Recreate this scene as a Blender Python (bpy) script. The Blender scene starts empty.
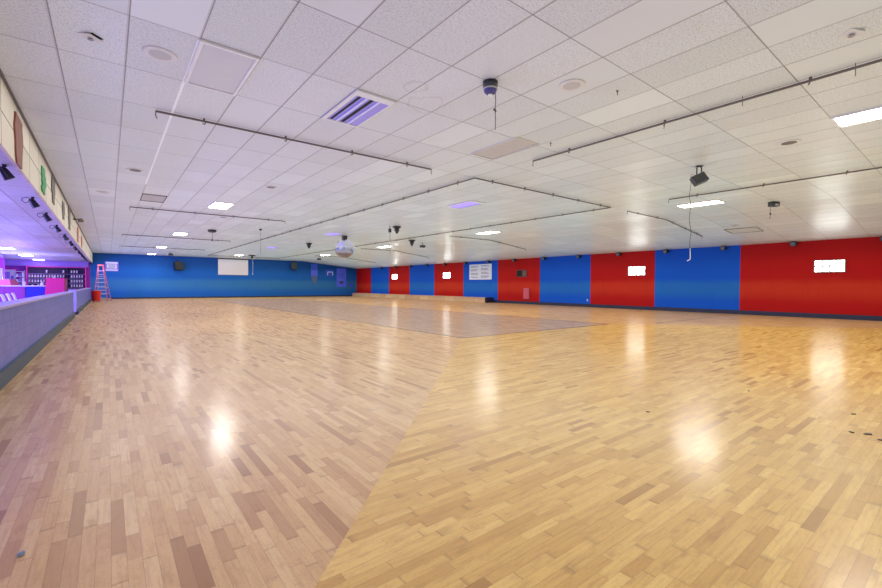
import bpy, bmesh, math, random
from mathutils import Matrix, Vector
R = random.Random(7)
PI = math.pi
sc = bpy.context.scene
COL = sc.collection

# ---------------------------------------------------------------- the place, in metres
CEIL = 3.87            # flat suspended ceiling
KINK, XR, EDGE = 16.67, 23.26, 3.233     # beyond KINK the ceiling slopes down to the east wall
YF, YB = 46.02, -8.0   # far wall, rear wall (behind the camera)
XP = -1.06             # rink face of the half wall
XL = -12.0             # outer wall of the snack area
GX, GY, TW, TL = -1.0467, 6.3732, 0.6096, 1.2192   # ceiling grid origin and tile size
LOW = 3.1              # ceiling over the snack area
def cz(x): return CEIL if x < KINK else CEIL - (x-KINK)*(CEIL-EDGE)/(XR-KINK)

# ---------------------------------------------------------------- material helper
class NT:
    def __init__(s, name):
        s.m = bpy.data.materials.new(name); s.m.use_nodes = True
        s.t = s.m.node_tree; s.t.nodes.clear()
        s.out = s.t.nodes.new('ShaderNodeOutputMaterial')
    def n(s, typ, **kw):
        d = s.t.nodes.new(typ)
        for k, v in kw.items(): setattr(d, k, v)
        return d
    def put(s, sock, v):
        if hasattr(v, 'is_output') or isinstance(v, bpy.types.NodeSocket): s.t.links.new(v, sock)
        else:
            if sock.type == 'RGBA' and len(v) == 3: v = (*v, 1)
            sock.default_value = v
    def math(s, op, a, b=None, c=None, clamp=False):
        d = s.n('ShaderNodeMath', operation=op, use_clamp=clamp)
        s.put(d.inputs[0], a)
        if b is not None: s.put(d.inputs[1], b)
        if c is not None: s.put(d.inputs[2], c)
        return d.outputs[0]
    def mix(s, f, a, b, blend='MIX'):
        d = s.n('ShaderNodeMix', data_type='RGBA', blend_type=blend)
        s.put(d.inputs[0], f); s.put(d.inputs[6], a); s.put(d.inputs[7], b)
        return d.outputs[2]
    def mixf(s, f, a, b):
        d = s.n('ShaderNodeMix', data_type='FLOAT')
        s.put(d.inputs[0], f); s.put(d.inputs[2], a); s.put(d.inputs[3], b)
        return d.outputs[0]
    def step(s, v, lo, hi):
        d = s.n('ShaderNodeMapRange', interpolation_type='SMOOTHSTEP')
        s.put(d.inputs[0], v); d.inputs[1].default_value = lo; d.inputs[2].default_value = hi
        return d.outputs[0]
    def xyz(s):
        c = s.n('ShaderNodeTexCoord'); d = s.n('ShaderNodeSeparateXYZ')
        s.t.links.new(c.outputs['Object'], d.inputs[0]); return d.outputs[0], d.outputs[1], d.outputs[2]
    def comb(s, x, y, z=0.0):
        d = s.n('ShaderNodeCombineXYZ'); s.put(d.inputs[0], x); s.put(d.inputs[1], y); s.put(d.inputs[2], z); return d.outputs[0]
    def noise(s, vec, scale, detail=2, rough=.5):
        d = s.n('ShaderNodeTexNoise'); s.put(d.inputs['Vector'], vec)
        d.inputs['Scale'].default_value = scale; d.inputs['Detail'].default_value = detail; d.inputs['Roughness'].default_value = rough
        return d.outputs['Fac']
    def white(s, vec):
        d = s.n('ShaderNodeTexWhiteNoise', noise_dimensions='3D'); s.put(d.inputs['Vector'], vec); return d.outputs['Value'], d.outputs['Color']
    def ramp(s, f, stops):
        d = s.n('ShaderNodeValToRGB'); s.put(d.inputs[0], f)
        e = d.color_ramp.elements
        while len(e) < len(stops): e.new(.5)
        for k, (p, c) in enumerate(stops): e[k].position = p; e[k].color = (*c, 1)
        return d.outputs[0]
    def bump(s, h, strength=.3, dist=.01):
        d = s.n('ShaderNodeBump'); d.inputs['Strength'].default_value = strength; d.inputs['Distance'].default_value = dist
        s.put(d.inputs['Height'], h); return d.outputs[0]
    def done(s, col, rough=.5, metal=0, spec=.5, normal=None, coat=0, coat_rough=.1, emit=None, emit_s=0, trans=0, coat_n=None):
        b = s.n('ShaderNodeBsdfPrincipled')
        s.put(b.inputs['Base Color'], col); s.put(b.inputs['Roughness'], rough); s.put(b.inputs['Metallic'], metal)
        s.put(b.inputs['Specular IOR Level'], spec); s.put(b.inputs['Coat Weight'], coat); s.put(b.inputs['Coat Roughness'], coat_rough)
        if normal is not None: s.put(b.inputs['Normal'], normal)
        if coat_n is not None: s.put(b.inputs['Coat Normal'], coat_n)
        if emit is not None: s.put(b.inputs['Emission Color'], emit); s.put(b.inputs['Emission Strength'], emit_s)
        s.t.links.new(b.outputs[0], s.out.inputs[0]); return s.m

def plain(name, col, rough=.5, metal=0, var=.12, scale=9, **kw):
    t = NT(name); c = t.n('ShaderNodeTexCoord')
    f = t.noise(c.outputs['Object'], scale, 3)
    lo = tuple(max(0, v*(1-var)) for v in col); hi = tuple(min(1, v*(1+var)) for v in col)
    return t.done(t.mix(f, lo, hi), rough, metal, **kw)
def glow(name, col, strength, base=(.8, .8, .8)):
    t = NT(name); c = t.n('ShaderNodeTexCoord')
    f = t.noise(c.outputs['Object'], 14, 1)
    return t.done(base, .4, emit=t.mix(f, tuple(v*.96 for v in col), col), emit_s=strength)
def srgb(r, g, b):
    f = lambda c: c/12.92 if c <= .04045 else ((c+.055)/1.055)**2.4
    return (f(r/255), f(g/255), f(b/255))

# ---------------------------------------------------------------- mesh helper
class MB:
    def __init__(s): s.b = bmesh.new()
    def box(s, c, d, rot=None, bev=0, taper=None):
        """c centre, d full size, rot Matrix 3x3, taper scales the top face in x and y"""
        x, y, z = d[0]/2, d[1]/2, d[2]/2
        tx, ty = taper or (1, 1)
        P = [(-x,-y,-z),(x,-y,-z),(x,y,-z),(-x,y,-z),(-x*tx,-y*ty,z),(x*tx,-y*ty,z),(x*tx,y*ty,z),(-x*tx,y*ty,z)]
        vs = []
        for p in P:
            p = Vector(p)
            if rot is not None: p = rot @ p
            vs.append(s.b.verts.new(p+Vector(c)))
        fs = [s.b.faces.new([vs[i] for i in f]) for f in ((3,2,1,0),(4,5,6,7),(0,1,5,4),(1,2,6,5),(2,3,7,6),(3,0,4,7))]
        if bev:
            es = {e for f in fs for e in f.edges}
            bmesh.ops.bevel(s.b, geom=list(es), offset=bev, segments=2, affect='EDGES', profile=.5)
        return s
    def quad(s, *ps):
        s.b.faces.new([s.b.verts.new(p) for p in ps]); return s
    def tube(s, pts, r, n=8, cap=True):
        pts = [Vector(p) for p in pts]
        rs = r if isinstance(r, (list, tuple)) else [r]*len(pts)
        rings = []; up0 = None
        for i, p in enumerate(pts):
            a = pts[max(0, i-1)]; c = pts[min(len(pts)-1, i+1)]
            d = (c-a).normalized()
            if up0 is None: up0 = Vector((0,0,1)) if abs(d.z) < .9 else Vector((1,0,0))
            u = (up0-d*up0.dot(d)).normalized(); up0 = u; v = d.cross(u)
            rings.append([s.b.verts.new(p+(u*math.cos(2*PI*k/n)+v*math.sin(2*PI*k/n))*rs[i]) for k in range(n)])
        for i in range(len(rings)-1):
            for k in range(n):
                s.b.faces.new((rings[i][k], rings[i][(k+1)%n], rings[i+1][(k+1)%n], rings[i+1][k]))
        if cap:
            s.b.faces.new(rings[0][::-1]); s.b.faces.new(rings[-1])
        return s
    def lathe(s, prof, n=16, c=(0,0,0), rot=None):
        """prof list of (r, z)"""
        rings = []
        for r, z in prof:
            ring = []
            for k in range(n):
                p = Vector((max(r, 1e-4)*math.cos(2*PI*k/n), max(r, 1e-4)*math.sin(2*PI*k/n), z))
                if rot is not None: p = rot @ p
                ring.append(s.b.verts.new(p+Vector(c)))
            rings.append(ring)
        for i in range(len(rings)-1):
            for k in range(n):
                s.b.faces.new((rings[i][k], rings[i][(k+1)%n], rings[i+1][(k+1)%n], rings[i+1][k]))
        s.b.faces.new(rings[0][::-1]); s.b.faces.new(rings[-1])
        return s
    def prism(s, outline, h, axis='z', c=(0,0,0)):
        """extrude a 2D outline by h; axis x: outline is (y,z), axis y: (x,z), axis z: (x,y)"""
        def P(a, b, t):
            return Vector({'x': (t,a,b), 'y': (a,t,b), 'z': (a,b,t)}[axis])+Vector(c)
        lo = [s.b.verts.new(P(a, b, -h/2)) for a, b in outline]; hi = [s.b.verts.new(P(a, b, h/2)) for a, b in outline]
        s.b.faces.new(lo[::-1]); s.b.faces.new(hi); n = len(lo)
        for i in range(n): s.b.faces.new((lo[i], lo[(i+1)%n], hi[(i+1)%n], hi[i]))
        return s
    def build(s, name, mat, parent=None, smooth=False, fix=True):
        if fix: bmesh.ops.recalc_face_normals(s.b, faces=s.b.faces)
        if smooth:
            for f in s.b.faces: f.smooth = True
            for e in s.b.edges:
                if len(e.link_faces) == 2 and e.calc_face_angle(0) > .6: e.smooth = False
        me = bpy.data.meshes.new(name); s.b.to_mesh(me); s.b.free()
        o = bpy.data.objects.new(name, me); COL.objects.link(o)
        for m in (mat if isinstance(mat, (list, tuple)) else [mat]): me.materials.append(m)
        if parent: o.parent = parent
        return o

def thing(name, label, cat, loc=(0,0,0), rz=0, group=None):
    o = bpy.data.objects.new(name, None); COL.objects.link(o)
    o.empty_display_size = .1
    o.location = loc; o.rotation_euler = (0, 0, rz)
    o['label'] = label; o['category'] = cat
    if group: o['group'] = group
    return o
def tag(o, label, cat, group=None, kind=None):
    o['label'] = label; o['category'] = cat
    if group: o['group'] = group
    if kind: o['kind'] = kind
    return o
def struct(o): o['kind'] = 'structure'; return o
def dup(root, loc, rz=None, label=None, group=None):
    r = root.copy(); COL.objects.link(r); r.location = loc
    if rz is not None: r.rotation_euler = (0, 0, rz)
    if label: r['label'] = label
    if group: r['group'] = group
    for ch in list(root.children):
        c = ch.copy(); COL.objects.link(c); c.parent = r
        for g in list(ch.children):
            d = g.copy(); COL.objects.link(d); d.parent = c
    return r
def RX(a): return Matrix.Rotation(a, 3, 'X')
def RY(a): return Matrix.Rotation(a, 3, 'Y')
def RZ(a): return Matrix.Rotation(a, 3, 'Z')

# ---------------------------------------------------------------- materials
def mat_floor():
    t = NT('maple_floor'); x, y, z = t.xyz()
    x0, x1, y0, y1 = 6.74, 13.25, 7.77, 40.0
    dx = t.math('MAXIMUM', t.math('SUBTRACT', x0, x), t.math('SUBTRACT', x, x1))
    dy = t.math('MAXIMUM', t.math('SUBTRACT', y0, y), t.math('SUBTRACT', y, y1))
    inside = t.math('LESS_THAN', t.math('MAXIMUM', dx, dy), 0.0)
    alongx = t.math('MULTIPLY', t.math('GREATER_THAN', dy, dx), t.math('SUBTRACT', 1.0, inside))
    s_ = t.mixf(alongx, y, x); t_ = t.mixf(alongx, x, y)     # along the board, across it
    W, L = .0572, .43
    rowf = t.math('DIVIDE', t_, W); row = t.math('FLOOR', rowf); rf = t.math('SUBTRACT', rowf, row)
    rv, rc = t.white(t.comb(row, alongx, 3.3))
    off = t.math('MULTIPLY', rv, 7.0)
    lenr = t.math('MULTIPLY_ADD', t.white(t.comb(row, alongx, 9.1))[0], .5, .75)
    sf = t.math('ADD', t.math('DIVIDE', t.math('DIVIDE', s_, L), lenr), off)
    wob = t.math('MULTIPLY', t.math('SINE', t.math('MULTIPLY_ADD', sf, 2.6, t.math('MULTIPLY', row, 1.7))), .28)
    sf = t.math('ADD', sf, wob)
    cell = t.math('FLOOR', sf); cf = t.math('SUBTRACT', sf, cell)
    v1, c1 = t.white(t.comb(row, cell, alongx))
    v2, _ = t.white(t.comb(row, cell, t.math('ADD', alongx, 5.0)))
    grain = t.noise(t.comb(t.math('MULTIPLY', s_, 3.0), t.math('MULTIPLY', t_, 40.0), t.math('MULTIPLY', v1, 9.0)), 1.6, 4, .6)
    blot = t.noise(t.comb(t.math('MULTIPLY', s_, 4.0), t.math('MULTIPLY', t_, 9.0), t.math('MULTIPLY', v2, 20.0)), 1.0, 3, .6)
    big = t.noise(t.comb(x, y), .35, 2)
    col = t.ramp(v1, [(0, srgb(152, 109, 73)), (.07, srgb(179, 138, 96)), (.3, srgb(196, 158, 110)), (.7, srgb(205, 169, 119)), (1, srgb(214, 182, 133))])
    yel = t.ramp(v1, [(0, srgb(164, 122, 58)), (.05, srgb(193, 152, 75)), (.35, srgb(206, 167, 86)), (.7, srgb(213, 176, 93)), (1, srgb(222, 187, 103))])
    col = t.mix(t.math('MULTIPLY', alongx, .85), col, yel)
    col = t.mix(t.math('MULTIPLY', t.step(grain, .42, .75), .34), col, srgb(150, 100, 62), 'MIX')
    col = t.mix(t.math('MULTIPLY', t.step(blot, .54, .8), .45), col, srgb(140, 92, 56))
    col = t.mix(t.math('MULTIPLY', t.step(big, .5, .75), .14), col, srgb(160, 120, 84))
    # knots and scuffs
    spot = t.noise(t.comb(x, y), 7.0, 5, .7)
    col = t.mix(t.math('MULTIPLY', t.step(spot, .70, .78), .5), col, srgb(90, 62, 44))
    fine = t.noise(t.comb(x, y), 70.0, 3, .7)
    mot = t.noise(t.comb(t.math('MULTIPLY', s_, 9.0), t.math('MULTIPLY', t_, 22.0), v1), 1.3, 3, .6)
    col = t.mix(t.math('MULTIPLY', t.step(fine, .45, .75), .22), col, srgb(146, 100, 60))
    col = t.mix(t.math('MULTIPLY', t.step(mot, .5, .75), .28), col, srgb(166, 122, 78))
    enddist = t.math('MULTIPLY', t.math('MINIMUM', cf, t.math('SUBTRACT', 1.0, cf)), L)
    worn = t.math('MULTIPLY', t.math('SUBTRACT', 1.0, t.step(enddist, .002, .03)), t.step(t.white(t.comb(row, cell, 8.8))[0], .55, .95))
    col = t.mix(t.math('MULTIPLY', worn, .4), col, srgb(112, 78, 50))
    # the centre field is stained greyer, inside a dark painted line
    grey = t.mix(v1, srgb(150, 122, 104), srgb(182, 154, 132))
    col = t.mix(t.math('MULTIPLY', inside, .85), col, grey)
    d = t.math('ABSOLUTE', t.math('MAXIMUM', dx, dy))
    line = t.math('LESS_THAN', d, .045)
    l2 = t.math('MULTIPLY', t.math('LESS_THAN', t.math('ABSOLUTE', t.math('SUBTRACT', y, 7.0)), .03),
                t.math('MULTIPLY', t.math('GREATER_THAN', x, 15.0), t.math('LESS_THAN', x, 20.5)))
    col = t.mix(t.math('MULTIPLY', t.math('MAXIMUM', line, l2), .72), col, srgb(52, 40, 36))
    # joints
    ex = t.math('MULTIPLY', t.math('MINIMUM', rf, t.math('SUBTRACT', 1.0, rf)), W)
    ey = t.math('MULTIPLY', t.math('MINIMUM', cf, t.math('SUBTRACT', 1.0, cf)), L)
    gap = t.math('LESS_THAN', t.math('MINIMUM', ex, ey), .0010)
    col = t.mix(t.math('MULTIPLY', gap, .42), col, srgb(92, 60, 40))
    tilt = t.math('MULTIPLY', t.math('SUBTRACT', t.white(t.comb(cell, row, 2.2))[0], .5), t.math('MULTIPLY', rf, .0012))
    tilt2 = t.math('MULTIPLY', t.math('SUBTRACT', t.white(t.comb(cell, row, 4.2))[0], .5), t.math('MULTIPLY', cf, .0036))
    h = t.math('ADD', t.math('ADD', tilt, tilt2), t.math('MULTIPLY', t.noise(t.comb(x, y), 5.0, 3), .004))
    nrm = t.bump(h, .16, 1.0)
    rough = t.math('MULTIPLY_ADD', t.noise(t.comb(x, y), 1.3, 3), .10, .15)
    d = t.n('ShaderNodeBsdfDiffuse'); t.put(d.inputs['Color'], col)
    g = t.n('ShaderNodeBsdfGlossy'); t.put(g.inputs['Roughness'], rough); t.put(g.inputs['Normal'], nrm); g.inputs['Color'].default_value = (1, .98, .94, 1)
    fr = t.n('ShaderNodeFresnel'); fr.inputs['IOR'].default_value = 1.42
    fac = t.math('MINIMUM', t.math('MULTIPLY', fr.outputs[0], 1.15), .24)
    mx = t.n('ShaderNodeMixShader'); t.put(mx.inputs[0], fac); t.t.links.new(d.outputs[0], mx.inputs[1]); t.t.links.new(g.outputs[0], mx.inputs[2])
    t.t.links.new(mx.outputs[0], t.out.inputs[0]); return t.m

def mat_ceiling(name, tint=(1, 1, 1), gx=GX, gy=GY, tw=TW, tl=TL, gloss=True):
    t = NT(name); x, y, z = t.xyz()
    u = t.math('DIVIDE', t.math('SUBTRACT', x, gx), tw); v = t.math('DIVIDE', t.math('SUBTRACT', y, gy), tl)
    iu = t.math('FLOOR', u); iv = t.math('FLOOR', v); fu = t.math('SUBTRACT', u, iu); fv = t.math('SUBTRACT', v, iv)
    r1, rc = t.white(t.comb(iu, iv, 1.0)); r2, _ = t.white(t.comb(iu, iv, 2.0)); r3, _ = t.white(t.comb(iu, iv, 3.0))
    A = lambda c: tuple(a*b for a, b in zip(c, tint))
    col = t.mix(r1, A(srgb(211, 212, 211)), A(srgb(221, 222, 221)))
    # fissured tiles beside a few smooth replacement tiles
    P = t.comb(x, y, 0)
    sp = t.noise(P, 85, 2, .6)
    sp2 = t.noise(P, 34, 3, .6)
    tex = t.step(r2, .14, .2)
    pits = t.math('MULTIPLY', t.step(sp, .50, .62), t.step(sp2, .36, .56))
    col = t.mix(t.math('MULTIPLY', t.math('MULTIPLY', pits, tex), .62), col, A(srgb(122, 112, 114)))
    col = t.mix(t.math('MULTIPLY', t.step(t.noise(P, .9, 3, .6), .5, .8), .26), col, A(srgb(196, 184, 170)))
    # water-stain rings
    wob = t.math('MULTIPLY', t.math('SUBTRACT', t.noise(P, 3.4, 3), .5), .34)
    for (sx, sy, sr) in ((3.6, 5.0, .26), (3.2, 4.65, .17), (11.6, 7.6, .30), (17.9, 7.2, .22)):
        dd = t.math('ADD', t.math('SQRT', t.math('ADD', t.math('POWER', t.math('SUBTRACT', x, sx), 2.0), t.math('POWER', t.math('SUBTRACT', y, sy), 2.0))), wob)
        ring = t.math('MULTIPLY', t.step(dd, sr-.05, sr), t.math('SUBTRACT', 1.0, t.step(dd, sr, sr+.012)))
        col = t.mix(t.math('MULTIPLY', ring, .22), col, A(srgb(150, 128, 104)))
    eu = t.math('MULTIPLY', t.math('MINIMUM', fu, t.math('SUBTRACT', 1.0, fu)), tw)
    ev = t.math('MULTIPLY', t.math('MINIMUM', fv, t.math('SUBTRACT', 1.0, fv)), tl)
    bar = t.math('MAXIMUM', t.math('LESS_THAN', eu, .010), t.math('LESS_THAN', ev, .006))
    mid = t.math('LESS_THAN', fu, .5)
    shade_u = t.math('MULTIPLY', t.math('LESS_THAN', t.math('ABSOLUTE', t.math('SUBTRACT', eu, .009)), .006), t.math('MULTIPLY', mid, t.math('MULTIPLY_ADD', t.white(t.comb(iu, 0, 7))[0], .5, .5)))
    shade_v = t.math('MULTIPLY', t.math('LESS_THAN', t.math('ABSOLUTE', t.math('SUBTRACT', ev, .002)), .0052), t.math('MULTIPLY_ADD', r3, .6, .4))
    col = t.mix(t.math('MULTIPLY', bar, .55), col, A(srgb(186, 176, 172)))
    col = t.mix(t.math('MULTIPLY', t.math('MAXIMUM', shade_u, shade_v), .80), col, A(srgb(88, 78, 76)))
    if gloss:   # one run of newer, whiter grid bar
        nb = t.math('MULTIPLY', t.math('LESS_THAN', t.math('ABSOLUTE', t.math('SUBTRACT', x, GX+TW*3)), .016), t.math('MULTIPLY', t.math('GREATER_THAN', y, 5.2), t.math('LESS_THAN', y, 13.5)))
        col = t.mix(nb, col, srgb(250, 248, 246))
    # each tile hangs at a slightly different tilt
    h = t.math('ADD', t.math('MULTIPLY', t.math('MULTIPLY', t.math('SUBTRACT', r1, .5), fu), .008),
               t.math('MULTIPLY', t.math('MULTIPLY', t.math('SUBTRACT', r3, .5), fv), .022))
    sag = t.math('MULTIPLY', t.math('MULTIPLY', t.math('MULTIPLY', fv, t.math('SUBTRACT', 1.0, fv)), t.math('MULTIPLY', fu, t.math('SUBTRACT', 1.0, fu))), .12)
    h = t.math('SUBTRACT', h, sag)
    h = t.math('SUBTRACT', h, t.math('MULTIPLY', t.math('MULTIPLY', pits, tex), .0008))
    nrm = t.bump(h, .7, 1.0)
    return t.done(col, .34 if gloss else .6, 0, .42 if gloss else .25, nrm)

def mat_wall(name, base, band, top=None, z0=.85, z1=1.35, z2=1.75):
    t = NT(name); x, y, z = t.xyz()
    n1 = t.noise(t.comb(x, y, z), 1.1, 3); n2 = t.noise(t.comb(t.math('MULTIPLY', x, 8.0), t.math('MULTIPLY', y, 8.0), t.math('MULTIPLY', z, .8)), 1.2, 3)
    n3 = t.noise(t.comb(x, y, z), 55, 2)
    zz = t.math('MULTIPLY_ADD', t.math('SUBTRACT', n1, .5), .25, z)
    sheen_f = t.math('MULTIPLY', t.step(zz, z0-.35, z1-.25), t.math('SUBTRACT', 1.0, t.step(zz, z1, z2)))  # sheen of light on the wall, painted into the colour at mid height
    col = t.mix(t.math('MULTIPLY', sheen_f, .7), base, band)
    if top: col = t.mix(t.step(zz, 2.3, 3.4), col, top)
    col = t.mix(t.math('MULTIPLY', t.step(n2, .5, .8), .16), col, tuple(c*.55 for c in base))
    col = t.mix(t.math('MULTIPLY', n3, .2), col, tuple(c*.75 for c in base))
    return t.done(col, .6, 0, .18, t.bump(n3, .25, .01))

def mat_fascia():
    t = NT('cream_fascia_panels'); x, y, z = t.xyz()
    v = t.math('DIVIDE', t.math('SUBTRACT', y, GY), TL); iv = t.math('FLOOR', v); fv = t.math('SUBTRACT', v, iv)
    ev = t.math('MULTIPLY', t.math('MINIMUM', fv, t.math('SUBTRACT', 1.0, fv)), TL)
    ez = t.math('ABSOLUTE', t.math('SUBTRACT', z, 3.43))
    g = t.math('MAXIMUM', t.math('LESS_THAN', ev, .018), t.math('LESS_THAN', ez, .012))
    r1, _ = t.white(t.comb(iv, t.math('GREATER_THAN', z, 3.43), 0))
    n = t.noise(t.comb(x, y, z), 6, 4)
    col = t.mix(r1, srgb(206, 198, 172), srgb(228, 222, 200))
    col = t.mix(t.math('MULTIPLY', t.step(n, .5, .8), .3), col, srgb(180, 168, 138))
    col = t.mix(t.math('MULTIPLY', g, .8), col, srgb(88, 78, 64))
    return t.done(col, .5)

def mat_halfwall():
    t = NT('grey_violet_wall_tiles'); x, y, z = t.xyz()
    br = t.n('ShaderNodeTexBrick'); t.put(br.inputs['Vector'], t.comb(y, z))
    br.offset = 0; br.squash = 1
    t.put(br.inputs['Color1'], srgb(94, 103, 186)); t.put(br.inputs['Color2'], srgb(107, 115, 200)); t.put(br.inputs['Mortar'], srgb(80, 88, 168))
    br.inputs['Scale'].default_value = 1; br.inputs['Mortar Size'].default_value = .006; br.inputs['Brick Width'].default_value = .15; br.inputs['Row Height'].default_value = .19
    n = t.noise(t.comb(t.math('MULTIPLY', y, 5.0), z), 4, 3)
    col = t.mix(t.math('MULTIPLY', t.step(n, .5, .8), .25), br.outputs[0], srgb(142, 144, 212))
    return t.done(col, .45, normal=t.bump(br.outputs[1], -.2, .01))

def mat_ply():
    t = NT('plywood'); x, y, z = t.xyz()
    v = t.math('DIVIDE', y, 1.22); iv = t.math('FLOOR', v); fv = t.math('SUBTRACT', v, iv)
    r1, _ = t.white(t.comb(iv, 1, 1))
    n = t.noise(t.comb(x, t.math('MULTIPLY', y, 1.6), t.math('MULTIPLY', z, 14.0)), 1.4, 4, .6)
    col = t.mix(r1, srgb(212, 178, 134), srgb(234, 208, 166))
    col = t.mix(t.math('MULTIPLY', t.step(n, .5, .75), .5), col, srgb(150, 108, 70))
    j = t.math('LESS_THAN', t.math('MINIMUM', fv, t.math('SUBTRACT', 1.0, fv)), .008)
    col = t.mix(t.math('MULTIPLY', j, .7), col, srgb(90, 66, 46))
    return t.done(col, .45)

M = {}
M['floor'] = mat_floor()
M['ceiling'] = mat_ceiling('acoustic_ceiling_tiles')
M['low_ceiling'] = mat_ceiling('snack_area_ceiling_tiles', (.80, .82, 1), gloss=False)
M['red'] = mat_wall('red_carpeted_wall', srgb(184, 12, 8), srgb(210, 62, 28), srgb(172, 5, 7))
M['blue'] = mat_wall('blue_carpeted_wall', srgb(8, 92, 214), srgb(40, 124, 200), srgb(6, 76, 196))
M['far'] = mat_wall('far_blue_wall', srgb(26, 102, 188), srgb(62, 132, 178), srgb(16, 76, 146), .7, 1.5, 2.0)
M['magenta_wall'] = plain('magenta_wall', srgb(150, 40, 170), .6)
M['violet'] = plain('violet_paint', srgb(150, 120, 220), .5)
M['outer'] = plain('outer_wall_paint', srgb(120, 70, 160), .7)
M['rear'] = plain('rear_wall_paint', srgb(170, 160, 160), .8)
M['fascia'] = mat_fascia()
M['halfwall'] = mat_halfwall()
M['cap'] = plain('violet_grey_cap', srgb(168, 156, 222), .4)
M['teal'] = plain('teal_kickboard', srgb(18, 62, 90), .45, scale=4, var=.25)
M['navy'] = plain('navy_base', srgb(34, 40, 66), .5)
M['ply'] = mat_ply()
M['black'] = plain('black_plastic', (.012, .012, .014), .4)
M['black_metal'] = plain('black_metal', (.02, .02, .022), .35, .6)
M['charcoal'] = plain('charcoal_steel', (.06, .062, .07), .4, .5)
M['rail'] = plain('dark_brown_rail', srgb(98, 84, 78), .5)
M['white_metal'] = plain('white_enamel', srgb(226, 222, 218), .35)
M['grey_metal'] = plain('grey_metal', srgb(150, 146, 144), .4, .4)
M['lens_off'] = plain('milky_lens', srgb(200, 198, 200), .25, var=.06, scale=3)
M['lit'] = glow('lit_lens', (1, .97, .92), 27)
M['lit_cool'] = glow('lit_cool_lens', (.93, .92, 1), 9)
M['uv_glow'] = glow('violet_tube_glow', (.20, .13, 1), 1.1, (.4, .3, .8))
M['uv_dim'] = glow('violet_reflector', (.30, .2, .9), .12, (.30, .25, .62))
M['tube'] = plain('white_tube', srgb(224, 220, 236), .3)
M['speck'] = plain('speaker_grille', srgb(192, 186, 182), .6, scale=60, var=.3)
M['grille_ring'] = plain('grille_ring', srgb(216, 210, 204), .5)
M['dark_hole'] = plain('dark_recess', (.015, .014, .014), .8)
M['beige'] = plain('beige_panel', srgb(200, 190, 176), .6)
M['window'] = glow('daylit_glass_block', (.97, 1, .97), 14)
M['mortar'] = plain('block_joints', srgb(170, 180, 176), .6)
M['screen'] = plain('projection_screen', srgb(226, 226, 224), .7, var=.03)
M['paper'] = plain('white_board', srgb(226, 238, 252), .5, var=.03)
M['ink'] = plain('dark_print', srgb(60, 66, 92), .6)
M['pink'] = plain('pink_panel', srgb(206, 92, 108), .5)
M['hot'] = plain('hot_pink_board', srgb(222, 24, 136), .5)
M['hot_dark'] = plain('crimson_edge', srgb(150, 50, 60), .5)
M['salmon'] = plain('salmon_pink', srgb(250, 120, 160), .5)
M['counter_front'] = plain('purple_counter_front', srgb(150, 40, 160), .5)
M['counter_blue'] = plain('blue_counter_front', srgb(10, 20, 190), .5)
M['white_top'] = plain('white_laminate', srgb(225, 225, 240), .35)
M['shelf_dark'] = plain('dark_shelving', srgb(40, 24, 66), .6)
M['shelf_edge'] = plain('shelf_edge', srgb(150, 120, 190), .5)
M['magenta'] = plain('magenta_trim', srgb(220, 40, 170), .5)
M['skate'] = plain('pale_skate_leather', srgb(226, 222, 236), .5)
M['sole'] = plain('dark_skate_plate', srgb(60, 44, 60), .5)
M['orange'] = plain('orange_fibreglass', srgb(226, 104, 84), .45)
M['alu'] = plain('aluminium', srgb(206, 208, 214), .35, .5)
M['redbin'] = plain('red_plastic', srgb(206, 28, 24), .4)
M['mirror'] = plain('mirror_facets', (.52, .54, .70), .14, 1, var=.08, scale=5)
M['brown'] = plain('brown_paint', srgb(132, 74, 54), .6, scale=5, var=.3)
M['green'] = plain('green_paint', srgb(24, 150, 76), .6)
M['slate'] = plain('grey_brown_paint', srgb(104, 98, 86), .6)
M['rust'] = plain('rust_red_paint', srgb(176, 84, 66), .6)
M['banner'] = plain('violet_banner', srgb(84, 106, 250), .5)
M['banner_top'] = plain('blue_banner_top', srgb(46, 86, 214), .5)
M['pennant'] = plain('grey_pennant', srgb(96, 110, 140), .6)
M['cable'] = plain('grey_cable', srgb(96, 88, 84), .5)
M['white_cable'] = plain('white_cable', srgb(222, 218, 214), .5)
M['lint'] = plain('blue_lint', srgb(150, 166, 186), .8, scale=60, var=.4)
M['spot_lens'] = plain('dull_spot_lens', srgb(96, 98, 106), .3)
M['dome_lens'] = plain('dark_violet_dome', srgb(70, 62, 120), .15)
M['chair'] = plain('white_moulded_chair', srgb(226, 222, 240), .35)
M['carpet'] = plain('snack_floor', srgb(60, 50, 80), .9)

# ---------------------------------------------------------------- the setting
o = MB().quad((XL-.2, YB-.2, 0), (XR+.2, YB-.2, 0), (XR+.2, YF+.2, 0), (XL-.2, YF+.2, 0)).build('floor', M['floor'], fix=False); struct(o)
# flat part, then the part that slopes to the east wall
m = MB()
m.quad((-1.02, YB, CEIL), (-1.02, YF, CEIL), (KINK, YF, CEIL), (KINK, YB, CEIL))
m.quad((KINK, YB, CEIL), (KINK, YF, CEIL), (XR+.1, YF, cz(XR+.1)), (XR+.1, YB, cz(XR+.1)))
struct(m.build('ceiling', M['ceiling'], fix=False))
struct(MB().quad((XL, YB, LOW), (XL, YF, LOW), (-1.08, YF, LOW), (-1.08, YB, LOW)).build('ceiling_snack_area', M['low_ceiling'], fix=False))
struct(MB().box((-1.06, (YB+YF)/2, (3.0+CEIL+.1)/2), (.04, YF-YB, CEIL+.1-3.0)).build('wall_fascia', M['fascia']))
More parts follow.
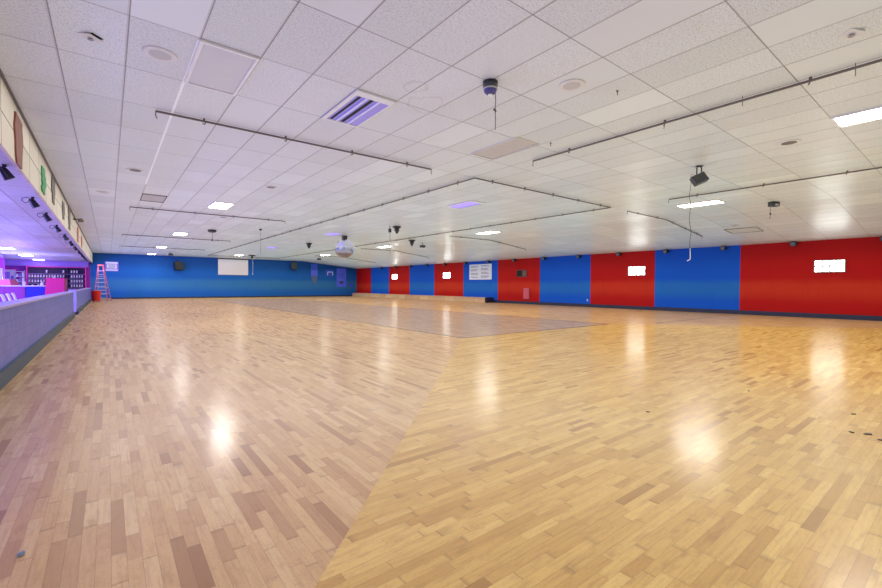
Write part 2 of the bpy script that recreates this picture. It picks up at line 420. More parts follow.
# east wall: carpet-covered bays, red and blue in turn
bays = [46.02, 42.50, 38.60, 34.72, 30.72, 26.70, 22.72, 18.74, 14.86, 10.97, 7.03, 2.42, -1.5, -5.0, YB]
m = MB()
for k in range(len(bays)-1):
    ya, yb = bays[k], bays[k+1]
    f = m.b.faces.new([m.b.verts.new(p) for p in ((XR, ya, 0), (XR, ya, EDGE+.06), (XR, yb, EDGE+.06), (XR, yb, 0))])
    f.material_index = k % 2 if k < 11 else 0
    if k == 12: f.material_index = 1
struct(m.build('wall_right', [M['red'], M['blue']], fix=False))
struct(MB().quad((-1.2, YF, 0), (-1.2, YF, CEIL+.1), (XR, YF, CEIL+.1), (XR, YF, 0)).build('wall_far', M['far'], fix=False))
struct(MB().quad((XL, YF, 0), (XL, YF, LOW+.1), (-1.2, YF, LOW+.1), (-1.2, YF, 0)).build('wall_far_snack_area', M['magenta_wall'], fix=False))
struct(MB().quad((XL, YB, 0), (XL, YB, LOW+.1), (XL, YF, LOW+.1), (XL, YF, 0)).build('wall_left', M['outer'], fix=False))
struct(MB().quad((XL, YB, 0), (XR, YB, 0), (XR, YB, CEIL+.1), (XL, YB, CEIL+.1)).build('wall_back', M['rear'], fix=False))
struct(MB().box((XR-.015, (YB+YF)/2, .095), (.03, YF-YB, .19)).build('baseboard_right', M['navy']))
struct(MB().box(((XR-1.0)/2, YF-.015, .06), (XR+1.0, .03, .12)).build('baseboard_far', M['navy']))
# dark angle along the fascia and the ceiling
struct(MB().box((-1.025, (YB+YF)/2, CEIL-.012), (.03, YF-YB, .024)).build('trim_1', M['rail']))
# bulkhead at the end of the snack area
struct(MB().box((-6.65, 45.75, 2.88), (10.7, .5, .46)).build('wall_bulkhead', M['violet']))
struct(MB().box((-6.55, 45.2, .005), (10.9, 1.6, .01)).build('floor_snack_area', M['carpet']))

# half wall round the rink, with a gap to walk through
def half_wall(y0, y1, name):
    b = MB().box((-1.17, (y0+y1)/2, .47), (.22, y1-y0, .94)).build(name, M['halfwall'])
    struct(b)
    MB().box((-1.17, (y0+y1)/2, .96), (.27, y1-y0+.03, .04), bev=.008).build('cap_rail', M['cap'], b)
    MB().box((-1.04, (y0+y1)/2, .10), (.05, y1-y0, .2)).build('kickboard', M['teal'], b)
    return b
half_wall(YB, 21.4, 'wall_half')
w = half_wall(23.05, 41.5, 'wall_half_beyond_gap')
MB().box((-1.17, 23.03, .53), (.25, .04, 1.02)).build('end_post', M['cap'], w)
MB().box((-1.12, 23.02, .06), (.28, .1, .12)).build('post_foot', M['navy'], w)

# windows of glass block in the east wall
def window(n, ya, yb, z0, z1, nx, nz, lit=True):
    f = MB(); t = .035
    for (cy, cz_, sy, sz) in (((ya+yb)/2, z0-t/2, yb-ya+2*t, t), ((ya+yb)/2, z1+t/2, yb-ya+2*t, t), (ya-t/2, (z0+z1)/2, t, z1-z0), (yb+t/2, (z0+z1)/2, t, z1-z0)):
        f.box((XR-.02, cy, cz_), (.06, sy, sz))
    fr = struct(f.build('window_%d' % n, M['mortar'] if lit else M['hot_dark']))
    p = MB()
    p.box((XR-.012, (ya+yb)/2, (z0+z1)/2), (.02, yb-ya, z1-z0))
    p.build('pane', M['window'] if lit else M['dark_hole'], fr)
    if nx > 1:
        j = MB()
        for k in range(1, nx): j.box((XR-.022, ya+(yb-ya)*k/nx, (z0+z1)/2), (.012, .045, z1-z0))
        for k in range(1, nz): j.box((XR-.022, (ya+yb)/2, z0+(z1-z0)*k/nz), (.012, yb-ya, .045))
        j.build('glazing_bars', M['mortar'], fr)
    return fr
window(1, 3.45, 4.35, 1.93, 2.37, 4, 2)
window(2, 11.5, 12.42, 1.93, 2.37, 4, 2)
window(3, 28.4, 29.35, 1.95, 2.40, 4, 2)
window(4, 36.95, 37.9, 1.95, 2.40, 4, 2)
fr = window(5, 19.9, 20.8, 1.95, 2.40, 1, 1, lit=False)
MB().box((XR-.03, 20.1, 2.17), (.02, .34, .40)).build('shutter', M['slate'], fr)

# ---------------------------------------------------------------- ceiling fixtures
def cell(i, j): return (GX+TW*(i+.5), GY+TL*(j+.5))
def make_troffer(label, loc, lens, group, cat='ceiling light', name='ceiling_light'):
    t = thing(name, label, cat, loc, 0, group)
    f = MB(); w, l, e = TW/2-.005, TL/2-.005, .035
    f.box((0, l-e/2, -.012), (2*w, e, .03)); f.box((0, -l+e/2, -.012), (2*w, e, .03))
    f.box((w-e/2, 0, -.012), (e, 2*l-2*e, .03)); f.box((-w+e/2, 0, -.012), (e, 2*l-2*e, .03))
    f.build('frame', M['white_metal'], t)
    MB().box((0, 0, -.006), (2*w-2*e, 2*l-2*e, .016)).build('diffuser', lens, t)
    return t
G = 'lit fluorescent ceiling panels'
lit0 = make_troffer('lit ceiling panel cut off by the picture edge above the red bay', (*cell(16, -5), CEIL), M['lit'], G)
for x, y, lab in (
    (2.92, 15.5, 'lit ceiling panel beyond the flush grey vent, the brightest over the far blue wall'),
    (2.92, 25.5, 'lit ceiling panel second nearest of the column leading to the ladder wall'),
    (2.92, 35.4, 'lit ceiling panel third of the column leading to the ladder wall'),
    (2.92, 43.8, 'lit ceiling panel closest to the blue wall above the black wall speaker'),
    (9.0, 40.2, 'lit ceiling panel just in front of the white projection screen'),
    (14.55, 5.50, 'lit ceiling panel beside the cable of the hanging floodlight'),
    (14.55, 14.9, 'lit ceiling panel in front of the white rules sign bay'),
    (14.6, 24.8, 'lit ceiling panel behind the thin hanging rod near the mirror ball'),
    (14.7, 35.0, 'lit ceiling panel right behind the mirror ball')):
    dup(lit0, (x, y, CEIL), label=lab)
make_troffer('unlit ceiling panel with a milky plastic lens near the fascia', (*cell(3, -1), CEIL), M['lens_off'], 'unlit ceiling panels')
# open black-light troffer with its tubes
def make_uv(label, loc, near=False):
    t = thing('blacklight_troffer', label, 'ceiling light', loc, 0, 'violet black-light troffers')
    w, l = TW/2-.006, TL/2-.006
    MB().box((0, l-.02, -.012), (2*w, .04, .03)).box((0, -l+.07, -.012), (2*w, .14, .03)).box((w-.012, .05, -.012), (.024, 2*l-.182, .03)).box((-w+.03, .05, -.012), (.06, 2*l-.182, .03)).build('frame', M['white_metal'], t)
    MB().box((0, .03, -.004), (2*w, 2*l, .006)).build('reflector', M['uv_dim'], t)
    if near:
        MB().box((-.165, .045, -.010), (.03, 1.0, .012)).box((.02, .045, -.010), (.045, 1.0, .012)).build('slot', M['dark_hole'], t)
        MB().box((.205, .045, -.012), (.14, 1.0, .012)).build('glow_strip', M['uv_dim'], t)
    else:
        MB().box((.0, .045, -.010), (.40, 1.0, .012)).build('glow_strip', M['uv_glow'], t)
    for x in ((-.075, .115) if near else (-.12, .12)):
        MB().tube([(x, -.47, -.022), (x, .53, -.022)], .016 if near else .013, 10).build('tube', M['tube'] if near else M['uv_glow'], t, True)
    return t
make_uv('open black-light troffer with white tubes and violet reflector', (*cell(6, -1), CEIL), True)
uv = make_uv('glowing violet ceiling troffer in front of the rail corner', (9.0, 10.25, CEIL))
dup(uv, (8.95, 20.3, CEIL), label='glowing violet ceiling troffer next to the mirror ball motor')
dup(uv, (8.95, 30.4, CEIL), label='farthest violet ceiling troffer, towards the projection screen')

def make_speaker(label, x, y, r, dark=False):
    z = cz(x)
    t = thing('ceiling_speaker', label, 'ceiling speaker', (x, y, z), 0, 'round ceiling speakers')
    MB().lathe([(r, .006), (r, -.012), (r*.86, -.02), (r*.66, -.012), (r*.66, .006)], 28).build('ring', M['grille_ring'], t, True)
    MB().lathe([(r*.67, .004), (r*.67, -.014), (r*.3, -.018)], 28).build('grille', M['rail'] if dark else M['speck'], t, True)
    return t
make_speaker('round ceiling speaker beside the unlit milky panel', .48, 5.79, .165)
make_speaker('round ceiling speaker beyond the black dome with a hanging cable', 4.74, 3.33, .165)
make_speaker('round ceiling speaker short of the long rail by the picture edge light', 9.64, 2.2, .17, True)
make_speaker('round dark ceiling speaker nearest the fascia, before the grey vent', .50, 11.97, .17, True)
make_speaker('small round ceiling speaker on the sloped ceiling above the blue bay', 19.0, 5.95, .16, True)
make_speaker('round ceiling speaker between the first and second cross rails from the viewer', 3.42, 11.74, .15, True)
make_speaker('round ceiling speaker past the second rail from the viewer', 3.49, 18.10, .15, True)
make_speaker('pale round ceiling speaker closest to the cream fascia', -.10, 15.41, .15)
def make_plate(label, x, y, rz):
    t = thing('sprinkler_plate', label, 'sprinkler', (x, y, CEIL), rz, 'square sprinkler plates')
    MB().box((0, 0, -.012), (.15, .15, .012), RX(.18)).build('plate', M['grille_ring'], t)
    MB().box((.01, -.05, -.001), (.12, .07, .004)).build('hole', M['dark_hole'], t)
    MB().lathe([(.018, 0), (.018, -.03), (.03, -.036), (.012, -.045)], 10).build('sprinkler_head', M['grey_metal'], t, True)
make_plate('loose square sprinkler plate with dark gap near the round speaker and fascia', -.13, 5.84, .75)
make_plate('loose square sprinkler plate on the tiles above the edge light', 6.0, .88, .9)
def make_vent(label, x, y, slat, w=TW, l=TL):
    sl = -(CEIL-EDGE)/(XR-KINK) if x > KINK else 0
    t = thing('ceiling_vent', label, 'ceiling vent', (x, y, cz(x)), 0, 'rectangular ceiling vents')
    t.rotation_euler = (0, math.atan(-sl), 0)
    f = MB(); e = .012
    f.box((0, l/2-e, -.008), (w-.01, e, .022)); f.box((0, -l/2+e, -.008), (w-.01, e, .022)); f.box((w/2-e, 0, -.008), (e, l-.06, .022)); f.box((-w/2+e, 0, -.008), (e, l-.06, .022))
    f.build('frame', M['rail'] if slat is M['speck'] else M['grille_ring'], t)
    MB().box((0, 0, -.002), (w-.06, l-.06, .008)).build('backing', slat, t)
    s = MB()
    for k in range(8): s.box((-w/2+.08+k*(w-.16)/7, 0, -.009), (.022, l-.1, .004), RY(.6))
    s.build('slats', slat, t)
make_vent('flush grey ceiling vent between fascia and the bright column light', *cell(3, 7), M['speck'])
make_vent('wide beige ceiling vent inside the rails, past the black dome', 5.92, 5.66, M['beige'])
make_vent('grey vent panel in the sloped ceiling over the blue bay', 20.0, 5.95, M['speck'], .9, 1.1)

# ---------------------------------------------------------------- rails under the ceiling
def make_rail(label, pts, clips, closed=False, drops=()):
    t = thing('ceiling_rail', label, 'rail', (pts[0][0], pts[0][1], cz(pts[0][0])), 0, 'dark rails clipped under the ceiling')
    ox, oy, oz = t.location
    P = [(x-ox, y-oy, cz(x)-.042-oz) for x, y in pts]
    segs = list(zip(P, P[1:]))+([(P[-1], P[0])] if closed else [])
    mb = MB()
    for a, b in segs: mb.tube([a, b], .017, 8)
    mb.build('rail_tube', M['rail'], t, True)
    for a, b in segs:
        A, B = Vector(a), Vector(b); n = max(2, round((B-A).length/clips))
        for k in range(n):
            p = A.lerp(B, (k+.5)/n)
            MB().box((p.x, p.y, p.z+.02), (.028, .028, .046)).tube([(p.x, p.y, p.z+.01), (p.x+.022, p.y+.015, p.z-.02), (p.x+.01, p.y+.02, p.z-.042), (p.x-.018, p.y+.008, p.z-.036)], .009, 6).build('clip', M['rail'], t)
    for a in (P[0], P[-1]):
        if not closed: MB().tube([a, (a[0], a[1], a[2]-.07), (a[0]+.02, a[1]+.02, a[2]-.10)], .008, 6).build('end_hook', M['rail'], t)
    for x, y, l in drops:
        MB().tube([(x-ox, y-oy, P[0][2]+.01), (x-ox+.012, y-oy, P[0][2]-l*.5), (x-ox, y-oy, P[0][2]-l)], .005, 6).build('loose_wire', M['cable'], t)
    return t
make_rail('dark ceiling rail with hooks nearest the viewer, crossing from fascia to rink centre', [(.57, 7.60), (5.62, 7.55)], 1.3)
make_rail('dark ceiling rail running across just beyond the flush vent', [(.57, 17.5), (5.62, 17.4)], 1.2)
make_rail('third dark cross rail away from the viewer, between two column lights', [(.57, 27.45), (5.65, 27.4)], 1.2)
make_rail('fourth and farthest cross rail, in front of the blue wall', [(.6, 35.8), (5.65, 35.7)], 1.2)
make_rail('long dark ceiling rail running from the picture edge to its hooked end', [(6.87, 5.74), (6.87, -6.5)], 1.7, drops=((6.80, 3.1, .12), (6.75, 2.05, .12), (6.75, .95, .14)))
make_rail('dark rail along the fold of the ceiling before the small black box', [(12.97, 5.74), (12.97, -6.5)], 1.6)
make_rail('large rectangle of clipped dark rail hung over the centre of the rink', [(6.87, 7.5), (12.85, 7.5), (12.85, 42), (6.87, 42)], 1.25, closed=True)
make_rail('bent rail dropping with the sloped ceiling near the blue bay spotlights', [(13.9, 7.5), (16.75, 7.5), (20.4, 7.6)], 1.4)
make_rail('second bent rail on the sloped ceiling in front of the rules sign', [(13.9, 17.05), (16.75, 17.0), (20.0, 17.2)], 1.4)
make_rail('third bent rail on the sloped ceiling past the thin hanging rod', [(13.9, 26.8), (16.75, 26.8), (20.0, 27.2)], 1.4)
make_rail('farthest bent rail on the sloped ceiling behind the mirror ball', [(14.2, 36.0), (16.6, 36.0), (20.4, 36.4)], 1.4)

# ---------------------------------------------------------------- things hung from the ceiling
# black dome with a dangling cable
t = thing('motor_dome', 'black dome unit on the ceiling with a thin cable dangling below it', 'motor', (3.86, 3.93, CEIL))
MB().lathe([(.095, .004), (.098, -.05), (.09, -.085)], 24).build('housing', M['black'], t, True)
MB().lathe([(.09, -.085), (.094, -.095), (.088, -.105)], 24).build('collar', M['grey_metal'], t, True)
MB().lathe([(.086, -.10), (.08, -.13), (.055, -.155), (.02, -.165)], 24).build('lens', M['dome_lens'], t, True)
MB().lathe([(.03, -.16), (.028, -.175), (.012, -.18)], 16).build('shaft_cap', M['white_metal'], t, True)
MB().tube([(.06, -.03, -.12), (.065, -.032, -.24), (.06, -.03, -.34), (.066, -.03, -.46), (.062, -.03, -.60)], .006, 6).build('cable', M['cable'], t, True)
MB().tube([(.02, -.05, -.365), (.04, -.03, -.345), (.07, -.02, -.34), (.09, -.01, -.36)], .012, 6).build('cable_clip', M['black'], t, True)
# floodlight on a yoke with its lead hanging down
t = thing('floodlight', 'dark rectangular floodlight tilted on a yoke under the ceiling', 'floodlight', (10.03, 3.82, CEIL), -.67); t.scale = (.84, .84, .84)
MB().box((0, 0, -.008), (.16, .10, .02)).build('base_plate', M['black'], t)
MB().tube([(-.06, 0, -.22), (-.06, 0, -.05), (-.03, 0, -.014), (.03, 0, -.014), (.06, 0, -.05), (.06, 0, -.22)], .016, 8).build('yoke', M['black'], t, True)
rot = RY(-.42) @ RX(-.35)
MB().box((0, -.01, -.34), (.36, .14, .25), rot, .015).build('housing', M['charcoal'], t)
MB().box(tuple(Vector((0, -.01, -.34))+rot @ Vector((0, -.074, 0))), (.31, .012, .20), rot).build('glass', M['uv_dim'] if False else M['black'], t)
fm = MB()
for k in range(5): fm.box(tuple(Vector((0, -.01, -.34))+rot @ Vector((-.12+.06*k, -.082, 0))), (.012, .01, .19), rot)
fm.build('guard_bars', M['charcoal'], t)
MB().tube([(-.12, -.02, -.24), (-.20, -.02, -.22), (-.22, -.02, -.30), (-.215, -.02, -.50), (-.24, 0, -.75), (-.20, 0, -1.0), (-.23, .01, -1.35), (-.18, 0, -1.7), (-.21, 0, -1.95), (-.20, 0, -2.2)], .008, 6).build('cable', M['cable'], t, True)
MB().tube([(-.20, 0, -2.1), (-.19, 0, -2.34), (-.20, 0, -2.40), (-.25, 0, -2.42), (-.27, 0, -2.43)], .011, 8).build('plug', M['white_cable'], t, True)
# small black box with a lead
t = thing('junction_box', 'small black box under the ceiling with a short dangling lead', 'box', (16.0, 3.99, CEIL), -.6)
MB().box((0, 0, -.07), (.26, .16, .14), bev=.01).build('body', M['black'], t)
MB().box((.02, -.085, -.10), (.10, .02, .06)).build('socket', M['grey_metal'], t)
MB().tube([(-.12, -.03, -.12), (-.14, -.03, -.26), (-.13, -.03, -.38), (-.15, -.03, -.52)], .008, 6).build('cable', M['cable'], t, True)
MB().tube([(-.135, -.03, -.34), (-.13, -.03, -.40)], .022, 8).build('connector', M['black'], t, True)
# mirror ball
t = thing('mirror_ball', 'big silver mirror ball hanging over the centre of the rink', 'mirror ball', (9.84, 20.87, CEIL))
MB().box((0, 0, -.09), (.22, .22, .18), bev=.02, taper=(1.1, 1.1)).build('motor', M['black'], t)
MB().tube([(0, 0, -.17), (0, 0, -.24)], .025, 8).build('shaft', M['black_metal'], t, True)
mb = MB(); NU, NV, RB = 46, 23, .50
for b in range(NV):
    a0, a1 = PI*b/NV, PI*(b+1)/NV; n = max(4, int(NU*math.sin((a0+a1)/2)))
    for k in range(n):
        p0, p1 = 2*PI*(k+.05)/n, 2*PI*(k+.95)/n; e = .05*(a1-a0)
        j1, j2 = R.uniform(-.006, .006), R.uniform(-.006, .006)
        V = [(RB+d)*Vector((math.sin(a)*math.cos(p), math.sin(a)*math.sin(p), math.cos(a))) for a, p, d in ((a0+e, p0, j1), (a1-e, p0, -j2), (a1-e, p1, -j1), (a0+e, p1, j2))]
        mb.b.faces.new([mb.b.verts.new(v+Vector((0, 0, -.66))) for v in V])
mb.build('mirror_tiles', M['mirror'], t)
MB().lathe([(.485*math.sin(PI*k/18), -.66-.485*math.cos(PI*k/18)) for k in range(19)], 36).build('core', M['charcoal'], t, True)
# other small fixtures
def make_pin(label, x, y, s=1.0):
    t = thing('pin_spot', label, 'spotlight', (x, y, cz(x)), 0, 'black moving spotlights under the ceiling')
    MB().box((0, 0, -.05*s), (.34*s, .30*s, .10*s), bev=.015).build('base', M['black'], t)
    MB().box((-.10*s, 0, -.17*s), (.04*s, .12*s, .22*s)).box((.10*s, 0, -.17*s), (.04*s, .12*s, .22*s)).build('yoke', M['black'], t)
    MB().lathe([(.055*s, -.10*s), (.085*s, -.16*s), (.085*s, -.30*s), (.06*s, -.40*s)], 14).build('head', M['black'], t, True)
    MB().lathe([(.055*s, -.398*s), (.045*s, -.41*s)], 14).build('lens', M['grey_metal'], t, True)
make_pin('black moving spotlight with a wide base, nearer the ball on the screen side', 9.78, 25.77, .85)
make_pin('large black moving spotlight next to the thin hanging rod', 10.0, 15.95, .8)
make_pin('black moving spotlight between the hanging rod and the rules sign', 13.66, 20.17, .85)
t = thing('hanging_rod', 'thin grey rod hanging beside the large black moving spotlight', 'rod', (9.72, 16.07, CEIL))
MB().box((0, 0, -.20), (.10, .10, .16)).tube([(0, 0, 0), (0, 0, -.14)], .02, 6).build('bracket', M['black'], t)
MB().tube([(0, 0, -.26), (.01, 0, -1.25)], .010, 6).build('rod', M['cable'], t, True)
def make_box(label, x, y, s):
    t = thing('ceiling_projector', label, 'projector', (x, y, cz(x)), 0, 'small black boxes under the ceiling')
    MB().box((0, 0, -.2*s), (.32*s, .26*s, .16*s), bev=.015).build('body', M['black'], t)
    MB().tube([(0, 0, .01), (0, 0, -.14*s)], .022, 8).build('stem', M['black'], t, True)
    MB().tube([(-.06*s, -.12*s, -.2*s), (-.06*s, -.16*s, -.2*s)], .04*s, 10).build('lens', M['charcoal'], t, True)
for x, y, lab in ((5.35, 3.05, 'small loose ceiling hook between the black dome and the round speaker'), (6.35, 4.9, 'small loose ceiling hook just short of the hooked rail end')):
    t = thing('ceiling_hook', lab, 'hook', (x, y, CEIL), .4, 'loose ceiling hooks')
    MB().box((0, 0, -.004), (.03, .03, .012)).build('plate', M['rail'], t)
    MB().tube([(0, 0, 0), (0, 0, -.03), (.015, 0, -.05), (.025, 0, -.035)], .006, 6).build('hook', M['rail'], t)
make_box('small black box on a short stem farther along past the pair of moving spotlights', 15.29, 21.41, .9)
make_box('tiny black box above the purple banner of the far wall', 15.35, 37.94, 1.0)
make_box('tiny black box on the ceiling in front of the blue wall speaker', 3.94, 40.32, 1.0)
t = thing('ceiling_fan_motor', 'round dark motor on the ceiling with a short stem, over the cross rails', 'motor', (3.91, 22.73, CEIL))
MB().lathe([(.19, .004), (.19, -.08), (.12, -.12)], 18).build('housing', M['black'], t, True)
MB().tube([(0, 0, -.1), (.01, 0, -.30), (0, 0, -.46)], .012, 6).build('stem', M['cable'], t, True)
MB().lathe([(.03, -.44), (.045, -.48), (.03, -.52)], 10).build('hook', M['black'], t, True)
t = thing('hanging_wire', 'thin wire hanging from a ceiling hook before the projection screen', 'wire', (5.6, 20.83, CEIL))
MB().lathe([(.06, .004), (.06, -.05), (.02, -.07)], 10).build('hook_plate', M['black'], t, True)
MB().tube([(0, 0, -.05), (.006, 0, -.5), (0, 0, -1.12)], .007, 6).build('wire', M['cable'], t, True)
t = thing('screen_pull_cord', 'dark T-shaped ceiling bracket with a white cord beside the projection screen', 'cord', (9.88, 39.43, CEIL))
MB().box((0, 0, -.05), (.55, .12, .10)).box((0, 0, -.2), (.14, .12, .22)).build('bracket', M['black'], t)
MB().tube([(0.06, 0, -.28), (.08, 0, -1.0), (.06, 0, -1.62)], .012, 6).build('cord', M['white_cable'], t, True)
MB().lathe([(.02, -1.60), (.035, -1.66), (.02, -1.72)], 8, (.06, 0, 0)).build('cord_knob', M['white_cable'], t, True)

# spotlights along the top of the east wall
where = ['over the farthest blue bay', 'over the farthest lit window', 'over the far end of the blue bay between small windows', 'over the near end of the blue bay between small windows',
 'over the second lit window from the corner', 'over the far edge of the blue bay with the rules sign', 'over the near edge of the rules sign', 'above the dark window',
 'over the far end of the bay after the pink panel', 'over the near end of the bay after the pink panel', 'above the lit window of the second nearest red bay',
 'over the far end of the nearest blue bay', 'over the near end of the nearest blue bay', 'at the start of the nearest red bay', 'beyond the nearest window at the picture edge']
ys = [40.0, 37.1, 34.35, 31.68, 29.0, 26.3, 23.6, 20.96, 18.3, 15.62, 12.97, 10.35, 7.69, 5.05, 2.35]
def make_wall_spot(label, y):
    t = thing('wall_spotlight', label, 'spotlight', (XR, y, 3.16), 0, 'black spotlights along the top of the red and blue wall')
    MB().box((-.02, 0, -.02), (.04, .22, .12), bev=.008).build('bracket', M['black'], t)
    ro = RY(-PI/2-.12)
    MB().lathe([(.05, .0), (.09, .04), (.115, .16), (.115, .22)], 18, (-.03, 0, -.01), ro).build('can', M['black'], t, True)
    MB().lathe([(.085, .2195), (.085, .226), (.04, .235)], 18, (-.03, 0, -.01), ro).build('lens', M['spot_lens'], t, True)
    return t
ws = make_wall_spot('round black spotlight '+where[0], ys[0])
for y, wl in list(zip(ys, where))[1:]: dup(ws, (XR, y, 3.16), label='round black spotlight '+wl)

# ---------------------------------------------------------------- east wall fittings
def lines(mb, x, y0, y1, z, h, seed):
    r = random.Random(seed); y = y0; d = -1 if y1 < y0 else 1
    while (y1-y)*d > .04:
        L = min(r.uniform(.05, .16), abs(y1-y)); mb.box((x, y+d*L/2, z), (.004, L, h)); y += d*(L+.03)
t = thing('rules_sign', 'large white rules sign with two columns of small print on blue', 'sign', (XR, 24.65, 1.78))
MB().box((-.015, 0, .60), (.03, 2.55, 1.22)).build('board', M['paper'], t)
for c, (ya, yb) in enumerate(((1.1, .12), (-.1, -1.12))):
    mb = MB(); z = 1.10; k = 0
    while z > .12:
        if (k+c) % 4 == 3: z -= .055
        else: lines(mb, -.032, ya, ya+(yb-ya)*R.uniform(.6, 1), z, .026, 50*c+k)
        z -= .06; k += 1
    mb.build('print', M['ink'], t)
t = thing('electrical_panel', 'pink painted electrical panel low on the red bay', 'electrical panel', (XR, 19.86, .36))
MB().box((-.05, 0, .39), (.10, .52, .78), bev=.008).build('cabinet', M['pink'], t)
MB().box((-.105, 0, .39), (.012, .46, .70)).build('door', M['pink'], t)
MB().box((-.115, -.18, .40), (.012, .03, .08)).build('latch', M['grey_metal'], t)
t = thing('wall_outlet', 'small white outlet plate low on the wide blue bay', 'outlet', (XR, 12.05+3.0, .42))
MB().box((-.006, 0, 0), (.012, .09, .13), bev=.003).build('plate', M['paper'], t)
MB().box((-.014, 0, .03), (.006, .04, .03)).box((-.014, 0, -.03), (.006, .04, .03)).build('socket', M['grey_metal'], t)
# low plywood bench against the wall
t = thing('plywood_bench', 'long low plywood bench with a dark blue end against the wall', 'bench', (22.85, 23.3, 0))
MB().box((-.02, 11.15, .36), (.80, 22.3, .04)).build('seat', M['ply'], t)
MB().box((-.37, 11.15, .17), (.04, 22.3, .34)).build('front_board', M['ply'], t)
MB().box((0, -.09, .2), (.78, .14, .40), bev=.02).build('end_block', M['navy'], t)
for k in range(5): MB().box((.02, .06+k*5.5, .17), (.66, .06, .34)).build('support', M['ply'], t)

# ---------------------------------------------------------------- far wall fittings
def make_spk(label, x, z, rz):
    t = thing('wall_speaker', label, 'speaker', (x, YF, z), 0, 'black speakers hung on the blue wall')
    b = MB().box((0, -.05, .50), (.14, .10, .30)).tube([(0, -.08, .5), (0, -.34, .30)], .03, 8).build('bracket', M['black_metal'], t)
    ro = RZ(rz) @ RX(-.18)
    MB().prism([(-.36, -.3), (.36, -.3), (.26, .22), (-.26, .22)], .74, 'z', (0, 0, 0)).build('cabinet', M['black'], t).matrix_local = Matrix.Translation((0, -.45, .06)) @ ro.to_4x4()
    g = MB().box((0, -.31, 0), (.62, .02, .64)).build('grille', M['black'], t); g.matrix_local = Matrix.Translation((0, -.45, .06)) @ ro.to_4x4()
    return t
make_spk('black wall speaker hung between the ladder and the projection screen', 5.0, 2.86, .35)
make_spk('black wall speaker hung between projection screen and violet banner', 15.7, 3.2, -.3).scale = (.75, .75, .95)
t = thing('projection_screen', 'blank white pull-down projection screen high on the blue wall', 'projection screen', (9.78, YF, 2.22))
MB().box((0, -.05, .80), (2.74, .012, 1.56)).build('sheet', M['screen'], t)
MB().box((0, -.06, 1.60), (2.9, .12, .10), bev=.02).build('case', M['black'], t)
MB().tube([(-1.37, -.05, .015), (1.37, -.05, .015)], .018, 8).build('bottom_bar', M['grey_metal'], t, True)
t = thing('framed_notice', 'framed white notice with printed lines behind the stepladder', 'sign', (.23, YF, 2.38))
MB().box((0, -.015, .40), (.90, .03, .82)).build('frame', M['violet'], t)
MB().box((0, -.034, .70), (.80, .01, .14)).box((0, -.034, .09), (.80, .01, .10)).box((0, -.034, .40), (.66, .01, .36)).build('paper', M['paper'], t)
mb = MB()
for k in range(4): mb.box((R.uniform(-.05, .05), -.042, .52-.08*k), (R.uniform(.36, .58), .004, .03))
mb.build('print', M['ink'], t)
t = thing('violet_banner', 'narrow blue and violet banner above a grey pennant on the blue wall', 'banner', (18.07, YF, 1.36))
MB().box((0, -.012, 1.93), (.74, .012, .70)).build('upper_cloth', M['banner_top'], t)
MB().box((0, -.012, 1.26), (.74, .012, .64)).build('lower_cloth', M['banner'], t)
MB().prism([(-.36, .94), (.36, .94), (.22, .2), (0, 0), (-.16, .25)], .012, 'y', (0, -.012, 0)).build('pennant', M['pennant'], t)
t = thing('wall_plaque', 'small violet plaque with a pale arch shape beside the tall poster', 'sign', (19.85, YF, 2.33))
MB().box((0, -.012, .34), (1.0, .024, .70)).build('board', M['banner_top'], t)
MB().box((.08, -.028, .44), (.62, .01, .07)).box((-.22, -.028, .25), (.07, .01, .40)).box((.38, -.028, .25), (.07, .01, .40)).build('arch_mark', M['paper'], t)
t = thing('poster', 'tall violet poster with a dark oval low in the middle, near the corner', 'poster', (21.3, YF-.01, 1.08))
MB().box((0, -.014, 1.07), (1.16, .024, 2.12)).build('sheet', M['banner'], t)
MB().box((0, -.027, 1.45), (.7, .004, .10)).box((0, -.027, 1.15), (.8, .004, .08)).build('print', M['banner_top'], t)
MB().prism([(.26*math.cos(a*PI/8), .52+.15*math.sin(a*PI/8)) for a in range(16)], .006, 'y', (0, -.027, 0)).build('oval_mark', M['ink'], t)
t = thing('wall_emblem', 'small blue round emblem on the wall between the poster and the corner', 'sign', (22.52, YF, 1.07))
MB().prism([(.25*math.cos(a*PI/10), .24+.23*math.sin(a*PI/10)) for a in range(20)], .02, 'y', (0, -.01, 0)).build('disc', M['banner_top'], t)
MB().box((0, -.024, .25), (.30, .006, .06)).box((-.12, -.024, .18), (.05, .006, .16)).build('mark', M['banner'], t)

# stepladder
t = thing('stepladder', 'orange fibreglass stepladder with silver treads by the blue wall', 'ladder', (-.42, 40.6, 0), .0)
H = 2.66
def lp(a, b, f): return Vector(a).lerp(Vector(b), f)
FL0, FL1, FR0, FR1 = (-.46, -.55, 0), (-.17, -.03, H), (.34, -.55, 0), (.10, -.03, H)
BL0, BL1, BR0, BR1 = (-.26, .65, 0), (-.15, .03, H-.06), (.56, .62, 0), (.13, .03, H-.06)
for a, b in ((FL0, FL1), (FR0, FR1)): MB().tube([a, b], .024, 6).build('front_rail', M['orange'], t)
for a, b in ((BL0, BL1), (BR0, BR1)): MB().tube([a, b], .02, 6).build('rear_rail', M['orange'], t)
for k in range(8):
    f = .09+.108*k; a, b = lp(FL0, FL1, f), lp(FR0, FR1, f)
    MB().box(tuple((a+b)/2), ((b-a).length, .11, .035)).build('tread', M['alu'], t)
for k in range(5):
    f = .06+.16*k; a, b = lp(BL0, BL1, f), lp(BR0, BR1, f)
    MB().tube([a, b], .014, 6).build('rear_brace', M['alu'], t)
MB().box((-.03, 0, H+.01), (.36, .22, .07), bev=.01).build('top_cap', M['orange'], t)
for p in (FL0, FR0, BL0, BR0): MB().box((p[0], p[1], .02), (.09, .09, .04)).build('foot', M['black'], t)
